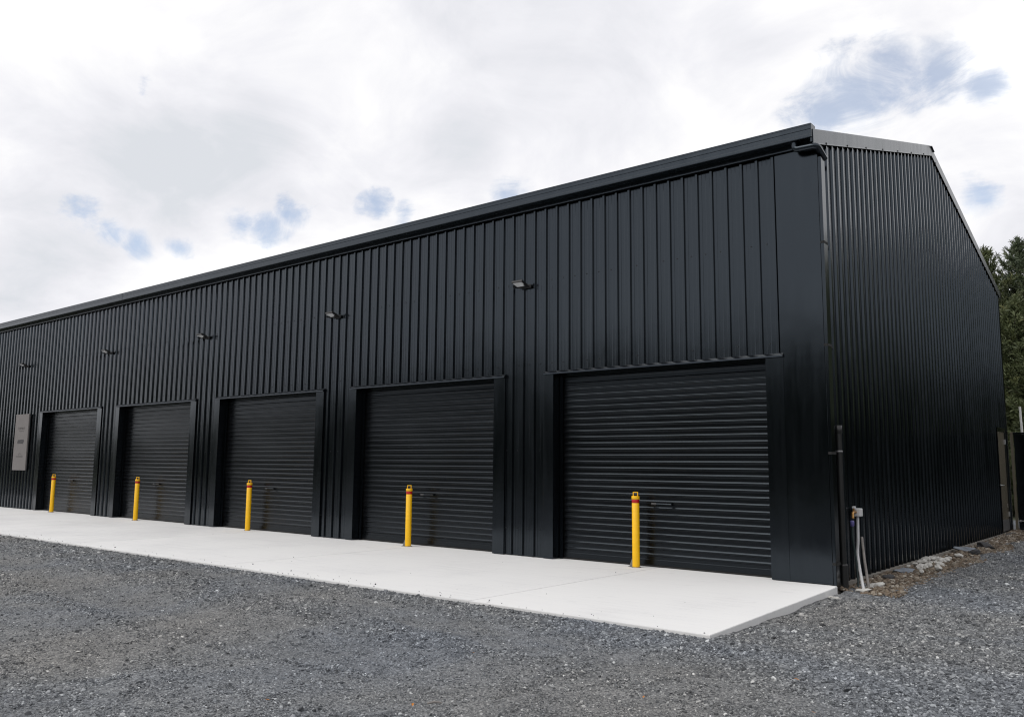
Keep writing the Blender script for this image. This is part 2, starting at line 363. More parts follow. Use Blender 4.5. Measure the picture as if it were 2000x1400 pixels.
M['soilstone'] = stone_mat('clay_and_rubble_bits', [(0, (0.05, 0.04, 0.032)), (0.4, (0.13, 0.095, 0.065)), (0.65, (0.19, 0.15, 0.11)), (0.85, (0.26, 0.23, 0.19)), (0.95, (0.42, 0.39, 0.34)), (1, (0.55, 0.52, 0.47))], tint=False)
M['soil'] = mat('brown_clay_soil', (0.125, 0.103, 0.080), 0.95, var=0.5, scale=7, bump=(60, 0.9, 0.02))
M['land'] = mat('far_grass_land', (0.038, 0.046, 0.022), 0.95, var=0.35, scale=0.15)

# ------------------------------------------------------------------ ground
DW, PW, P0 = 3.655, 1.286, 0.813          # door width, pier width, corner pier
PER = DW + PW
W = 13.25                                 # depth of the shed (y)
XL = -36.0                                # left end of the shed
EZ, RZ = 5.86, 7.67                       # top of the gable cladding at the eave and under the ridge
def gh(x, y):
    """height of the gravel yard"""
    h = -0.03 + 0.035*np.sin(x*0.31+0.7*np.sin(y*0.23))*np.sin(y*0.41+1.1)
    far = np.clip((np.minimum(np.abs(y+4.1), 99)-0.1)/1.2, 0, 1)
    h = -0.028 + (h+0.028)*far - 0.05*far*np.exp(-((y+7.2+0.16*x)/0.5)**2)*0.6 - 0.04*np.exp(-((y+8.9+0.1*x)/0.45)**2)*0.7
    side = np.clip((x-0.02)/0.2, 0, 1)*np.clip((y+4.0)/1.2, 0, 1)*np.clip((9-y)/6, 0, 1)
    side2 = np.exp(-((x-0.6)/2.2)**2)
    h = h - side*side2*0.055
    h = h + np.clip((y-6)/7, 0, 1)*0.045
    return h
def ngrid(x0, x1, y0, y1, st):
    xs = np.arange(x0, x1+st/2, st); ys = np.arange(y0, y1+st/2, st)
    X, Y = np.meshgrid(xs, ys); return X, Y
def grid_mesh(name, X, Y, Z, m, smooth=True):
    ny, nx = X.shape
    co = np.stack([X.ravel(), Y.ravel(), Z.ravel()], 1)
    i = np.arange(ny*nx).reshape(ny, nx)
    q = np.stack([i[:-1, :-1].ravel(), i[:-1, 1:].ravel(), i[1:, 1:].ravel(), i[1:, :-1].ravel()], 1)
    me = bpy.data.meshes.new(name)
    me.vertices.add(len(co)); me.vertices.foreach_set('co', co.ravel())
    me.loops.add(q.size); me.loops.foreach_set('vertex_index', q.ravel().astype(np.int32))
    me.polygons.add(len(q)); me.polygons.foreach_set('loop_start', np.arange(0, q.size, 4, dtype=np.int32)); me.polygons.foreach_set('loop_total', np.full(len(q), 4, np.int32))
    me.update(calc_edges=True)
    me.polygons.foreach_set('use_smooth', np.full(len(q), smooth))
    me.materials.append(m)
    o = bpy.data.objects.new(name, me); COL.objects.link(o); return o
def vnoise(X, Y, sc, seed):
    """cheap smooth value noise on arrays"""
    r = np.random.default_rng(seed); G = r.random((257, 257))
    u = (X*sc) % 256; v = (Y*sc) % 256
    i = u.astype(int); j = v.astype(int); a = u-i; b = v-j; a = a*a*(3-2*a); b = b*b*(3-2*b)
    return (G[i, j]*(1-a)+G[i+1, j]*a)*(1-b)+(G[i, j+1]*(1-a)+G[i+1, j+1]*a)*b-0.5
def track(X, Y):
    """0..1: where wheels have packed the gravel into pale fines"""
    t_ = np.zeros_like(X)
    for c_, a_, w_ in ((-6.35, -0.05, 0.55), (-8.0, -0.05, 0.5), (-7.3, 0.16, 0.45), (-9.1, 0.16, 0.5), (-5.2, -0.22, 0.4)):
        cy = c_ + a_*(X+2) + 0.25*np.sin(X*0.35+c_)
        t_ = np.maximum(t_, np.exp(-((Y-cy)/w_)**2))
    return np.clip(t_*(1.0+1.6*vnoise(X, Y, 0.45, 21)+0.8*vnoise(X, Y, 1.6, 22)), 0, 1)*np.clip((-4.2-Y)/0.5, 0, 1)
def gh2(X, Y):
    near = np.clip((np.abs(Y+4.05)-0.05)/0.5, 0.15, 1)
    return gh(X, Y) - 0.02*track(X, Y)*near + (vnoise(X, Y, 1.1, 1)*0.05+vnoise(X, Y, 2.7, 2)*0.028+vnoise(X, Y, 6.0, 3)*0.016)*near
X, Y = ngrid(-42, 16, -17, 18, 0.13)
Z = gh2(X, Y)
inside = ((X < 0.10) & (Y > -3.9) & (X > -45) & (Y < W-0.1))
Z = np.where(inside, -0.30, Z)
o = grid_mesh('gravel_yard', X, Y, Z, M['gravel'])
a_ = o.data.attributes.new('track', 'FLOAT', 'POINT'); a_.data.foreach_set('value', track(X, Y).ravel().astype(np.float32)); tag(o, kind='structure')
X, Y = ngrid(-800, 800, -800, 800, 40)
o = grid_mesh('ground', X, Y, X*0-0.32, M['land']); tag(o, kind='structure')

def stones(name, pts, scl, tone, m, seed):
    """loose stones: points instanced with rough little rocks"""
    n = len(pts)
    me = bpy.data.meshes.new(name); me.vertices.add(n); me.vertices.foreach_set('co', pts.ravel())
    r = np.random.default_rng(seed)
    def att(nm, typ, dat, key):
        a = me.attributes.new(nm, typ, 'POINT'); a.data.foreach_set(key, dat.ravel())
    att('scl', 'FLOAT_VECTOR', scl, 'vector'); att('tone', 'FLOAT', tone, 'value')
    att('rot', 'FLOAT_VECTOR', np.stack([r.normal(0, 0.45, n), r.normal(0, 0.45, n), r.uniform(0, 6.28, n)], 1), 'vector')
    o = bpy.data.objects.new(name, me); COL.objects.link(o); me.materials.append(m)
    ng = bpy.data.node_groups.new(name, 'GeometryNodeTree')
    ng.interface.new_socket('Geometry', in_out='INPUT', socket_type='NodeSocketGeometry')
    ng.interface.new_socket('Geometry', in_out='OUTPUT', socket_type='NodeSocketGeometry')
    gi = ng.nodes.new('NodeGroupInput'); go = ng.nodes.new('NodeGroupOutput'); L = ng.links.new
    ico = ng.nodes.new('GeometryNodeMeshIcoSphere'); ico.inputs['Radius'].default_value = 1.0; ico.inputs['Subdivisions'].default_value = 1
    # crush the sphere into a facetted chip
    sp = ng.nodes.new('GeometryNodeSetPosition'); rv = ng.nodes.new('FunctionNodeRandomValue'); rv.data_type = 'FLOAT_VECTOR'
    rv.inputs['Min'].default_value = (-0.33, -0.33, -0.33); rv.inputs['Max'].default_value = (0.33, 0.33, 0.33)
    L(ico.outputs['Mesh'], sp.inputs['Geometry']); L(rv.outputs['Value'], sp.inputs['Offset'])
    sm = ng.nodes.new('GeometryNodeSetMaterial'); sm.inputs['Material'].default_value = m; L(sp.outputs[0], sm.inputs['Geometry'])
    iop = ng.nodes.new('GeometryNodeInstanceOnPoints')
    L(gi.outputs[0], iop.inputs['Points']); L(sm.outputs[0], iop.inputs['Instance'])
    def named(nm):
        a = ng.nodes.new('GeometryNodeInputNamedAttribute'); a.data_type = 'FLOAT_VECTOR'; a.inputs['Name'].default_value = nm; return a.outputs['Attribute']
    L(named('rot'), iop.inputs['Rotation']); L(named('scl'), iop.inputs['Scale'])
    L(iop.outputs[0], go.inputs[0])
    md = o.modifiers.new('stones', 'NODES'); md.node_group = ng
    return o
# sample the yard in front of the lens, thinning with distance
def yard_points(n):
    a = nrng.uniform(R(-38), R(40), n); d = 4.2*np.exp(nrng.uniform(0, 1, n)*math.log(26/4.2))   # log-polar: constant density on the picture
    th = YAW - a
    x = CAM.x - np.sin(th)*d; y = CAM.y + np.cos(th)*d
    return x, y, d
x, y, d = yard_points(560000)
ok = ~((x < 0.27-0.04*(y+4.09)) & (y > -4.07)) & ~((x < 0.55) & (y > -0.4)) & (y < 13)
ok &= nrng.random(len(x)) > 0.34*track(x, y)
x, y, d = x[ok], y[ok], d[ok]
r0 = np.exp(nrng.normal(math.log(0.0062), 0.45, len(x)))*(0.75+0.045*d)*(1-0.35*track(x, y))
r0 = np.clip(r0, 0.003, 0.030)
# keep stones off the slab edge
edge = (y < -4.05) | (x > 0.3)
z = gh2(x, y) + r0*0.18
scl = np.stack([r0*nrng.uniform(0.8, 1.35, len(x)), r0*nrng.uniform(0.7, 1.1, len(x)), r0*nrng.uniform(0.45, 0.8, len(x))], 1)
ns = 120
ex = nrng.uniform(-20, 0.2, ns); ey = -4.05+np.abs(nrng.normal(0, 0.16, ns)); er = np.clip(np.exp(nrng.normal(math.log(0.007), 0.35, ns)), 0.004, 0.014)
far_s = nrng.random(ns) < 0.12; ey = np.where(far_s, nrng.uniform(-4, -0.3, ns), ey)
x = np.concatenate([x, ex]); y = np.concatenate([y, ey]); z = np.concatenate([z, er*0.4])
scl = np.concatenate([scl, np.stack([er, er*0.8, er*0.6], 1)])
tone = np.clip(nrng.beta(1.7, 1.8, len(x))*0.98, 0, 0.945)
tone = np.where(nrng.random(len(x)) < 0.012, nrng.uniform(0.95, 1, len(x)), tone)
o = stones('gravel_stones', np.stack([x, y, z], 1), scl, tone, M['stone'], 5)
tag(o, 'loose grey crushed stone lying over the whole yard', 'gravel', kind='stuff')

# ------------------------------------------------------------------ concrete apron (panels jointed at each door centre)
apron = empty('concrete_apron', (0, 0, 0)); tag(apron, kind='structure')
jx = [-(P0+DW/2) - i*PER for i in range(8)]
FRONT = -4.06
bounds = [None] + jx
for i in range(len(jx)):
    xr = None if i == 0 else jx[i-1]-0.002
    xl = jx[i]+0.002
    bm = bmesh.new()
    rf, rb = (0.262, 0.085) if xr is None else (xr, xr)
    pts = [(xl, FRONT), (rf, FRONT), (rb, -0.02 if xr is None else 0.6), (xl, 0.6)]
    if xr is None: pts = [(xl, FRONT), (rf, FRONT), (rb, -0.25), (rb-0.03, -0.02), (-0.02, 0.0), (-0.02, 0.6), (xl, 0.6)]
    vs = [bm.verts.new((px, py, -0.001)) for px, py in pts]
    f = bm.faces.new(vs)
    r = bmesh.ops.extrude_face_region(bm, geom=[f])
    for v in r['geom']:
        if isinstance(v, bmesh.types.BMVert): v.co.z = -0.16
    bmesh.ops.recalc_face_normals(bm, faces=bm.faces)
    te = [e for e in bm.edges if all(v.co.z > -0.01 for v in e.verts)]
    bmesh.ops.bevel(bm, geom=te, offset=0.005, segments=2, affect='EDGES')
    MB().bm(bm).build('slab_panel', M['concrete'], apron)
o = MB().box(-45, -0.03, 0.62, W, -0.2, -0.03).build('floor_slab', M['footing'], apron)

# ------------------------------------------------------------------ the shed
shed = empty('storage_shed', (0, 0, 0))
tag(shed, 'long black corrugated steel storage shed with five roller doors', 'shed')
RIB, RIB0 = 0.236, -0.640
DEP = 0.028; FDEP = 0.030
def profile(a0, a1, phase, DEP=DEP):
    """ribbed sheet section between a0 and a1: list of (along, depth) with depth 0 at the rib crest"""
    pts = []
    k0 = int(math.floor((a0-phase)/RIB))-1; k1 = int(math.ceil((a1-phase)/RIB))+1
    for k in range(k0, k1+1):
        c = phase + k*RIB
        pts += [(c-0.029, DEP), (c-0.019, 0.001), (c-0.016, -0.0005), (c+0.016, -0.0005), (c+0.019, 0.001), (c+0.029, DEP)]
        for q in (0.087, 0.149):
            pts += [(c+q-0.011, DEP), (c+q-0.005, DEP-0.0022), (c+q+0.005, DEP-0.0022), (c+q+0.011, DEP)]
    out = []
    for (p, q), (p2, q2) in zip(pts, pts[1:]):
        if p < a0 < p2: out.append((a0, q+(q2-q)*(a0-p)/(p2-p)))
        if a0 <= p <= a1: out.append((p, q))
        if p < a1 < p2: out.append((a1, q+(q2-q)*(a1-p)/(p2-p)))
    return out
def front_sheet(x0, x1, z0, z1):
    pr = profile(x0, x1, RIB0, FDEP); n = len(pr)
    vs = [(p, q, z) for z in (z0, z1) for p, q in pr]
    return MB().add(vs, [(i, i+1, n+i+1, n+i) for i in range(n-1)]).build('cladding_sheet', M['clad'], shed)
def cuts(x0, x1, step=4*RIB):
    """break an interval at pan centres so that sheets are about four ribs wide"""
    c = [x1]; ph = RIB0 + RIB/2
    k = math.floor((x1-step-ph)/RIB)
    while ph+k*RIB > x0+0.3:
        c.append(ph+k*RIB+0.0); k -= 4
    c.append(x0); return c
TOPZ = 5.97
JR, JL = 0.25, 0.19                     # jamb flashing widths on the right and left of each opening
segs = []
xr = -0.50
for i in range(5):
    orr = -(P0+i*PER); oll = orr-DW
    if i == 0: segs.append((orr+0.02, xr, 0.0))
    segs.append((oll, orr, 3.03))
    nxt = oll-PW if i < 4 else XL
    segs.append((nxt, oll, 0.012))
segs[0] = (-P0+0.0, -0.44, 0.012)
for x0, x1, z0 in segs:
    c = cuts(x0, x1)
    for a, b in zip(c[1:], c[:-1]):
        front_sheet(a, b, z0, TOPZ)
# gable wall
def rake(yy): return EZ + (RZ-EZ)*(1-abs(yy-W/2)/(W/2))
def gable_sheet(y0, y1):
    pr = profile(y0, y1, 0.17); n = len(pr)
    # insert ridge vertex
    vs = [(-q, p, 0.0) for p, q in pr] + [(-q, p, rake(p)+0.08) for p, q in pr]
    return MB().add(vs, [(i, i+1, n+i+1, n+i) for i in range(n-1)]).build('cladding_sheet', M['clad'], shed)
yy = 0.06; DY0, DY1 = 11.80, 12.86
while yy < W-0.06:
    y2 = min(yy+4*RIB, W-0.05)
    if yy < DY0 < y2 or yy < DY1 < y2 or (yy >= DY0 and y2 <= DY1):
        a = [yy] + [q for q in (DY0, DY1) if yy < q < y2] + [y2]
        for p, q in zip(a, a[1:]):
            if p >= DY0-0.001 and q <= DY1+0.001:
                pr = profile(p, q, 0.17); n = len(pr)
                vs = [(-e, c_, 2.47) for c_, e in pr] + [(-e, c_, rake(c_)+0.08) for c_, e in pr]
                MB().add(vs, [(i, i+1, n+i+1, n+i) for i in range(n-1)]).build('cladding_sheet', M['clad'], shed)
            else: gable_sheet(p, q)
    else: gable_sheet(yy, y2)
    yy = y2
# back and left walls and roof, plain ribbed skins out of sight
MB().box(XL, -0.04, W-0.03, W, 0, 5.9).build('back_wall', M['clad'], shed)
MB().extrude([(0.03, 0), (W-0.03, 0), (W-0.03, 5.9), (W/2, RZ+0.05), (0.03, 5.9)], 0, XL, XL+0.04).build('end_wall', M['clad'], shed)
SL = (RZ-EZ)/(W/2)
def roof_z(yv): return 6.10 + SL*(W/2-abs(yv-W/2))
for s in (0, 1):
    vs = []; nrib = int((0-XL)/0.25)
    xs = []
    for k in range(nrib): 
        x_ = XL + k*0.25; xs += [(x_, 0.0), (x_+0.17, 0.0), (x_+0.19, 0.025), (x_+0.23, 0.025)]
    xs.append((0.0, 0.0))
    ya, yb = (-0.12, W/2) if s == 0 else (W+0.12, W/2)
    n = len(xs)
    vs = [(p, ya, roof_z(ya)-0.06+q) for p, q in xs] + [(p, yb, roof_z(yb)-0.06+q) for p, q in xs]
    MB().add(vs, [(i, i+1, n+i+1, n+i) for i in range(n-1)]).build('roof_sheet', M['clad'], shed)
MB().extrude([(W/2-0.2, roof_z(W/2-0.2)-0.02), (W/2, roof_z(W/2)+0.0), (W/2+0.2, roof_z(W/2+0.2)-0.02), (W/2, roof_z(W/2)-0.015)], 0, XL, 0.04).build('ridge_cap', M['flash'], shed)
# eaves: fascia + gutter in two lengths with a joiner
MB().box(XL, -0.012, -0.050, -0.02, 5.875, 6.05).build('fascia', M['flash'], shed)
GUT = [(-0.200, 5.945), (-0.206, 5.952), (-0.206, 5.985), (-0.199, 5.992), (-0.199, 6.055), (-0.204, 6.062), (-0.204, 6.112), (-0.212, 6.118), (-0.212, 6.136), (-0.196, 6.138),
       (-0.190, 6.130), (-0.190, 5.957), (-0.066, 5.957), (-0.066, 6.09), (-0.054, 6.09), (-0.054, 5.945)]
GX = -19.2
for a, b in ((XL, GX-0.004), (GX+0.004, -0.004)):
    o = MB().extrude(GUT, 0, a, b).build('gutter', M['gutter'], shed); recalc(o)
o = MB().extrude([(p[0]-0.003 if p[0] < -0.19 else p[0], p[1]-0.003) for p in GUT[:9]] + [(-0.185, 6.12), (-0.185, 5.96)], 0, GX-0.05, GX+0.05).build('gutter_joiner', M['gutter'], shed)
MB().box(-0.003, 0.004, -0.210, -0.054, 5.942, 6.134).build('gutter_end_cap', M['gutter'], shed)
# barge capping up and down the gable
def barge(y0, y1):
    mb = MB()
    pts = []
    for yv in (y0, y1):
        zt = roof_z(yv)+0.005; zb = zt-0.215
        pts.append([(0.006, yv, zb+0.012), (0.018, yv, zb), (0.022, yv, zb+0.004), (0.016, yv, zb+0.02), (0.014, yv, zt-0.004), (0.006, yv, zt+0.006), (-0.13, yv, zt+0.006), (-0.13, yv, zt-0.02), (0.0, yv, zt-0.02), (0.0, yv, zb+0.02)])
    n = len(pts[0])
    mb.add(pts[0]+pts[1], [(i, (i+1) % n, n+(i+1) % n, n+i) for i in range(n)] + [tuple(range(n))[::-1], tuple(range(n, 2*n))])
    return recalc(mb.build('barge_capping', M['barge'], shed))
for a, b in ((-0.17, 3.15), (3.154, W/2-0.001), (W/2+0.001, 10.0), (10.004, W+0.17)): barge(a, b)
sc = MB()
for k in range(14):
    yv = 0.35+k*0.94
    if abs(yv-W/2) < 0.1: continue
    zb = roof_z(yv)-0.185
    sc.box(0.012, 0.024, yv-0.011, yv+0.011, zb-0.011, zb+0.011)
for zz in (0.45, 1.75, 3.2, 4.62):
    k = 0
    while True:
        xv = RIB0 + 0.118 - k*RIB; k += 1
        if xv < -30: break
        ind = any(-(P0+i*PER)-DW-0.2 < xv < -(P0+i*PER)+0.26 for i in range(5))
        if (ind and zz < 3.1) or xv > -0.6: continue
        if rng.random() < 0.35 and zz > 1: continue
        sc.box(xv-0.007, xv+0.007, FDEP-0.007, FDEP+0.004, zz-0.007, zz+0.007)
tag(sc.build('screw_heads', M['screw'], shed), kind='stuff')
# box filling the boxed corner between gutter end and barge
MB().box(-0.02, 0.005, -0.19, 0.0, 5.88, 5.935).build('eave_return', M['flash'], shed)
# corner flashings
cf = MB()
cf.box(-0.44, 0.0, -0.006, 0.0, 0.010, 5.96)
cf.box(-0.60, -0.44, -0.0035, 0.002, 0.010, 5.96)
cf.box(-0.006, 0.0, 0.0, 0.11, 0.010, 5.90)
cf.build('corner_flashing', M['flash'], shed)
cf = MB(); cf.box(-0.006, 0.006, W-0.12, W, 0.0, 5.93); cf.box(-0.2, -0.006, W-0.004, W+0.004, 0.0, 5.93)
cf.build('corner_flashing', M['flash'], shed)
# concrete footing showing under the gable cladding
MB().box(-0.06, 0.022, 0.03, W, -0.30, -0.004).build('footing', M['footing'], shed)

# ---- roller doors
OH = 3.0; CY = 0.20
def make_door(orr):
    oll = orr-DW
    d = empty('roller_door'); d.parent = shed; d.location = (orr, 0, 0)
    # curtain
    pit = 0.0985; z = 0.105; prof = []
    while z < 3.12:
        prof += [(0.0, z), (0.0, z+0.048), (-0.002, z+0.051), (-0.009, z+0.058), (-0.0115, z+0.061), (-0.012, z+0.064), (-0.012, z+0.078), (-0.0112, z+0.081), (-0.008, z+0.0855), (-0.002, z+0.0925)]
        z += pit
    n = len(prof); vs = []
    xs = np.linspace(-DW+0.03, -0.03, 2)
    for xi, xv in enumerate(xs):
        for q, zv in prof:
            sag = 0.003*math.sin(zv*2.1+orr)+0.002*math.sin(zv*5.3+orr*2)
            dz = 0.003*math.sin(xv*1.5+orr+zv*0.7)*(zv/3)
            vs.append((xv, CY+q+sag, zv+dz))
    mb = MB().add(vs, [(i*n+k, (i+1)*n+k, (i+1)*n+k+1, i*n+k+1) for i in range(len(xs)-1) for k in range(n-1)])
    c = mb.build('curtain', M['door'], d)
    MB().box(-DW+0.03, -0.03, CY-0.012, CY+0.02, 0.028, 0.112, 0.004).build('bottom_rail', M['door'], d)
    MB().box(-DW+0.05, -0.05, CY-0.004, CY+0.012, 0.0, 0.028).build('weather_seal', M['dark'], d)
    for xa, xb in ((-DW+0.012, -DW+0.075), (-0.075, -0.012)):
        g = MB(); g.box(xa, xb, CY-0.035, CY-0.028, 0.0, 3.1); g.box(xa, xb, CY+0.03, CY+0.037, 0.0, 3.1)
        g.box(xa if xa < -1 else xb-0.006, xa+0.006 if xa < -1 else xb, CY-0.028, CY+0.03, 0.0, 3.1)
        g.build('guide_rail', M['flash'], d)
    # centre lock: small plate with a pull bar
    cx = -DW/2 + 0.06
    lk = MB(); lk.box(cx-0.17, cx-0.085, CY-0.035, CY-0.0125, 0.920, 0.952, 0.005); lk.build('lock_plate', M['lockplate'], d)
    hb = MB(); hb.tube([(cx-0.07, CY-0.045, 0.938), (cx+0.18, CY-0.045, 0.938)], 0.011, 8); hb.box(cx+0.15, cx+0.19, CY-0.05, CY-0.0125, 0.92, 0.956)
    hb.build('pull_bar', M['flash'], d)
    # feet of the lock rods at the floor
    return d
def jamb(x0, x1, xin, side):
    """L-shaped jamb flashing: face plate and reveal"""
    mb = MB()
    mb.box(x0, x1, -0.008, -0.002, 0.006, 3.0)
    xi = x1 if side == 'L' else x0
    if side == 'L':
        mb.box(x1-0.006, x1, -0.002, 0.255, 0.006, 3.0); mb.box(x0, x0+0.004, -0.002, 0.026, 0.006, 3.0)
    else:
        mb.box(x0, x0+0.006, -0.002, 0.255, 0.006, 3.0); mb.box(x1-0.004, x1, -0.002, 0.026, 0.006, 3.0)
    return mb.build('door_jamb', M['flash'], shed)
for i in range(5):
    orr = -(P0+i*PER); oll = orr-DW
    make_door(orr)
    jamb(oll-JL, oll, None, 'L'); jamb(orr, orr+JR, None, 'R')
    prof = [(0.026, 3.062), (-0.004, 3.055), (-0.040, 3.022), (-0.042, 3.002), (0.25, 3.002), (0.25, 3.01), (-0.032, 3.010), (0.02, 3.05)]
    o = MB().extrude(prof[:3]+[(-0.042, 3.002), (0.25, 3.002), (0.25, 3.012), (0.026, 3.03)], 0, oll-JL+0.01, orr+JR+0.005).build('door_head', M['flash'], shed); recalc(o)
    MB().box(oll, orr, CY+0.05, CY+0.6, 3.013, 3.6).build('drum_box', M['dark'], shed)

# ---- door in the gable
gd = empty('side_door'); gd.parent = shed; gd.location = (0, 0, 0)
fr = MB()
fr.box(-0.05, 0.012, DY0, DY0+0.05, 0.03, 2.47); fr.box(-0.05, 0.012, DY1-0.045, DY1, 0.03, 2.47)
fr.box(-0.05, 0.012, DY0+0.05, DY1-0.045, 2.42, 2.47); fr.box(-0.05, 0.03, DY0-0.05, DY1+0.03, 2.473, 2.505)
fr.build('door_frame', M['flash'], gd)
MB().box(-0.05, -0.008, DY0+0.054, DY1-0.049, 0.30, 2.417, 0.003).build('door_leaf', M['doorleaf'], gd)
MB().box(-0.05, -0.005, DY0+0.054, DY1-0.049, 0.04, 0.298, 0.003).build('kick_plate', M['dullsteel'], gd)
hd = MB(); hd.lathe([(0.026, -0.006), (0.026, 0.004), (0.011, 0.006), (0.011, 0.05), (0.0, 0.05)], 12); hd.xf(Matrix.Translation((0, DY0+0.13, 1.13)) @ Matrix.Rotation(R(90), 4, 'Y'))
hd.tube([(0.045, DY0+0.13, 1.13), (0.047, DY0+0.27, 1.128)], 0.010, 8); hd.build('door_handle', M['steel'], gd)
for hz in (0.42, 2.18):
    MB().box(-0.008, 0.018, DY1-0.062, DY1-0.040, hz-0.06, hz+0.06, 0.003).build('hinge', M['steel'], gd)
MB().box(-0.008, -0.0055, DY1-0.20, DY1-0.11, 0.58, 0.68).build('notice', M['sign'], gd)

# ---- flat rectangular downpipe on the corner, fed from the gutter by a swan neck
dp = MB(); dp.box(0.002, 0.048, -0.004, 0.148, -0.06, 5.72, 0.006); dpo = dp.build('downpipe', M['flash'], shed)
el = MB(); el.tube(bend_path([(-0.265, -0.125, 5.95), (-0.265, -0.125, 5.845), (0.040, -0.125, 5.835), (0.040, 0.175, 5.735)], 0.055), 0.044, 18)
el.build('elbow', M['gutter'], dpo)
for z in (4.52, 3.12, 1.69, 0.27):
    c = MB(); c.box(0.0, 0.051, -0.007, -0.003, z-0.016, z+0.016); c.box(0.0465, 0.0515, -0.007, 0.151, z-0.016, z+0.016); c.box(0.0, 0.051, 0.147, 0.151, z-0.016, z+0.016)
    c.box(-0.004, 0.006, 0.151, 0.32, z-0.011, z+0.011)
    c.build('pipe_clamp', M['dark'], dpo)

# ------------------------------------------------------------------ bollards
def make_bollard():
    b = empty('bollard')
    mb = MB(); mb.lathe([(0.056, 0.006), (0.056, 0.944), (0.053, 0.948), (0.053, 0.95)], 28); post = mb.build('post', M['yellow'], b)
    MB().lathe([(0.0545, 0.9505), (0.0565, 0.953), (0.0565, 1.000), (0.0545, 1.0025)], 28).build('reflective_band', M['red'], b)
    MB().lathe([(0.054, 1.003), (0.0605, 1.005), (0.0605, 1.046), (0.057, 1.052), (0.0, 1.053)], 28).build('cap', M['yellow'], b)
    h = MB()
    h.box(-0.040, -0.026, -0.009, 0.009, 1.052, 1.115, 0.003); h.box(0.026, 0.040, -0.009, 0.009, 1.052, 1.115, 0.003); h.box(-0.027, 0.027, -0.009, 0.009, 1.101, 1.115, 0.003)
    ho = h.build('lift_handle', M['yellow'], b); ho.rotation_euler = (0, 0, R(35))
    MB().lathe([(0.072, 0.0005), (0.072, 0.005), (0.057, 0.0065)], 28).build('base_ring', M['dullsteel'], b)
    f = MB(); f.extrude([(-0.057, 0.006), (-0.057, 0.115), (-0.068, 0.115), (-0.108, 0.012), (-0.108, 0.006)], 1, -0.014, 0.014); f.box(-0.125, -0.05, -0.03, 0.03, 0.0005, 0.006)
    f.build('lock_hasp', M['dullsteel'], b)
    return b
bx = [(-2.905, -0.025, 'yellow bollard with red band before the nearest, rightmost roller door'),
      (-7.70, -0.115, 'yellow bollard with red band before the second roller door from the right'),
      (-12.93, -0.03, 'yellow bollard with red band before the middle roller door'),
      (-17.83, -0.11, 'yellow bollard with red band before the second roller door from the left'),
      (-22.93, -0.07, 'yellow bollard with red band before the farthest, leftmost roller door')]
b0 = make_bollard()
for i, (xv, yv, lab) in enumerate(bx):
    b = b0 if i == 0 else copy_tree(b0)
    b.location = (xv, yv, 0); b.rotation_euler = (0, 0, [0, 0.25, -0.2, 0.1, 0.3][i])
    tag(b, lab, 'bollard', 'yellow bollards along the roller doors')

# ------------------------------------------------------------------ floodlights
def make_flood():
    r = empty('floodlight')
    tl = R(18)
    Mx = Matrix.Translation((0, -0.135, 0.005)) @ Matrix.Rotation(-tl, 4, 'X')
    h = MB(); h.box(-0.115, 0.115, -0.085, 0.085, 0.0, 0.035, 0.006)
    for k in range(7): h.box(-0.09+k*0.03-0.003, -0.09+k*0.03+0.003, -0.07, 0.07, 0.034, 0.05)
    h.xf(Mx); h.build('housing', M['lamp'], r)
    l = MB(); l.box(-0.095, 0.095, -0.066, 0.066, -0.004, 0.001); l.xf(Mx); l.build('lens', M['lens'], r)
    a = MB(); a.box(0.117, 0.123, -0.165, -0.03, -0.035, -0.010); a.box(-0.123, -0.117, -0.165, -0.03, -0.035, -0.010); a.box(-0.123, 0.123, -0.036, -0.030, -0.035, -0.010)
    a.tube([(0.0, -0.03, -0.02), (0.0, 0.0, -0.02)], 0.014, 8)
    a.build('bracket', M['lamp'], r)
    g = MB(); g.box(-0.05, 0.16, -0.022, 0.002, -0.05, 0.012, 0.004); g.build('junction_box', M['lamp'], r)
    return r
fl = [(-5.10, 'small black floodlight above the pier between the two nearest roller doors'),
      (-10.13, 'small black floodlight above the pier between second and middle roller doors'),
      (-15.10, 'small black floodlight above the pier left of the middle roller door'),
      (-20.06, 'small black floodlight above the pier between the two farthest roller doors'),
      (-25.70, 'small black floodlight high on the wall above the grey sign')]
f0 = make_flood()
for i, (xv, lab) in enumerate(fl):
    f = f0 if i == 0 else copy_tree(f0)
    f.location = (xv, -0.001, 4.57); tag(f, lab, 'floodlight', 'floodlights above the piers')

# ------------------------------------------------------------------ sign
sg = empty('wall_sign', (-25.57, -0.05, 2.10)); tag(sg, 'tall grey sign board with three small faded marks left of the farthest roller door', 'sign')
MB().box(-0.505, 0.505, -0.02, 0.02, -0.89, 0.89, 0.004).build('board', M['sign'], sg)
for a, b in ((-0.4, -0.7), (0.4, -0.7), (-0.4, 0.7), (0.4, 0.7)): 
    MB().tube([(a, 0.02, b), (a, 0.05, b)], 0.02, 8).build('stand_off', M['dullsteel'], sg)
lg = MB(); r_ = random.Random(3)
xx = -0.24
while xx < 0.24:                                # row of worn letter shapes, too faint to read
    w_ = r_.uniform(0.03, 0.055); lg.box(xx, xx+w_*0.35, -0.023, -0.019, 0.40, 0.475); lg.box(xx+w_*0.35, xx+w_, -0.023, -0.019, r_.choice([0.40, 0.43, 0.46]), r_.choice([0.475, 0.47])); xx += w_+0.02
lg.box(-0.17, 0.19, -0.023, -0.019, 0.345, 0.365)
tag(lg.build('wordmark', M['sign_mid'], sg), kind='stuff')
lg = MB()
lg.extrude([(-0.26, -0.02), (-0.20, 0.07), (0.22, 0.085), (0.26, 0.03), (0.20, -0.05), (-0.20, -0.045)], 1, -0.023, -0.019)
lg.build('dark_emblem', M['sign_dark'], sg)
lg = MB()
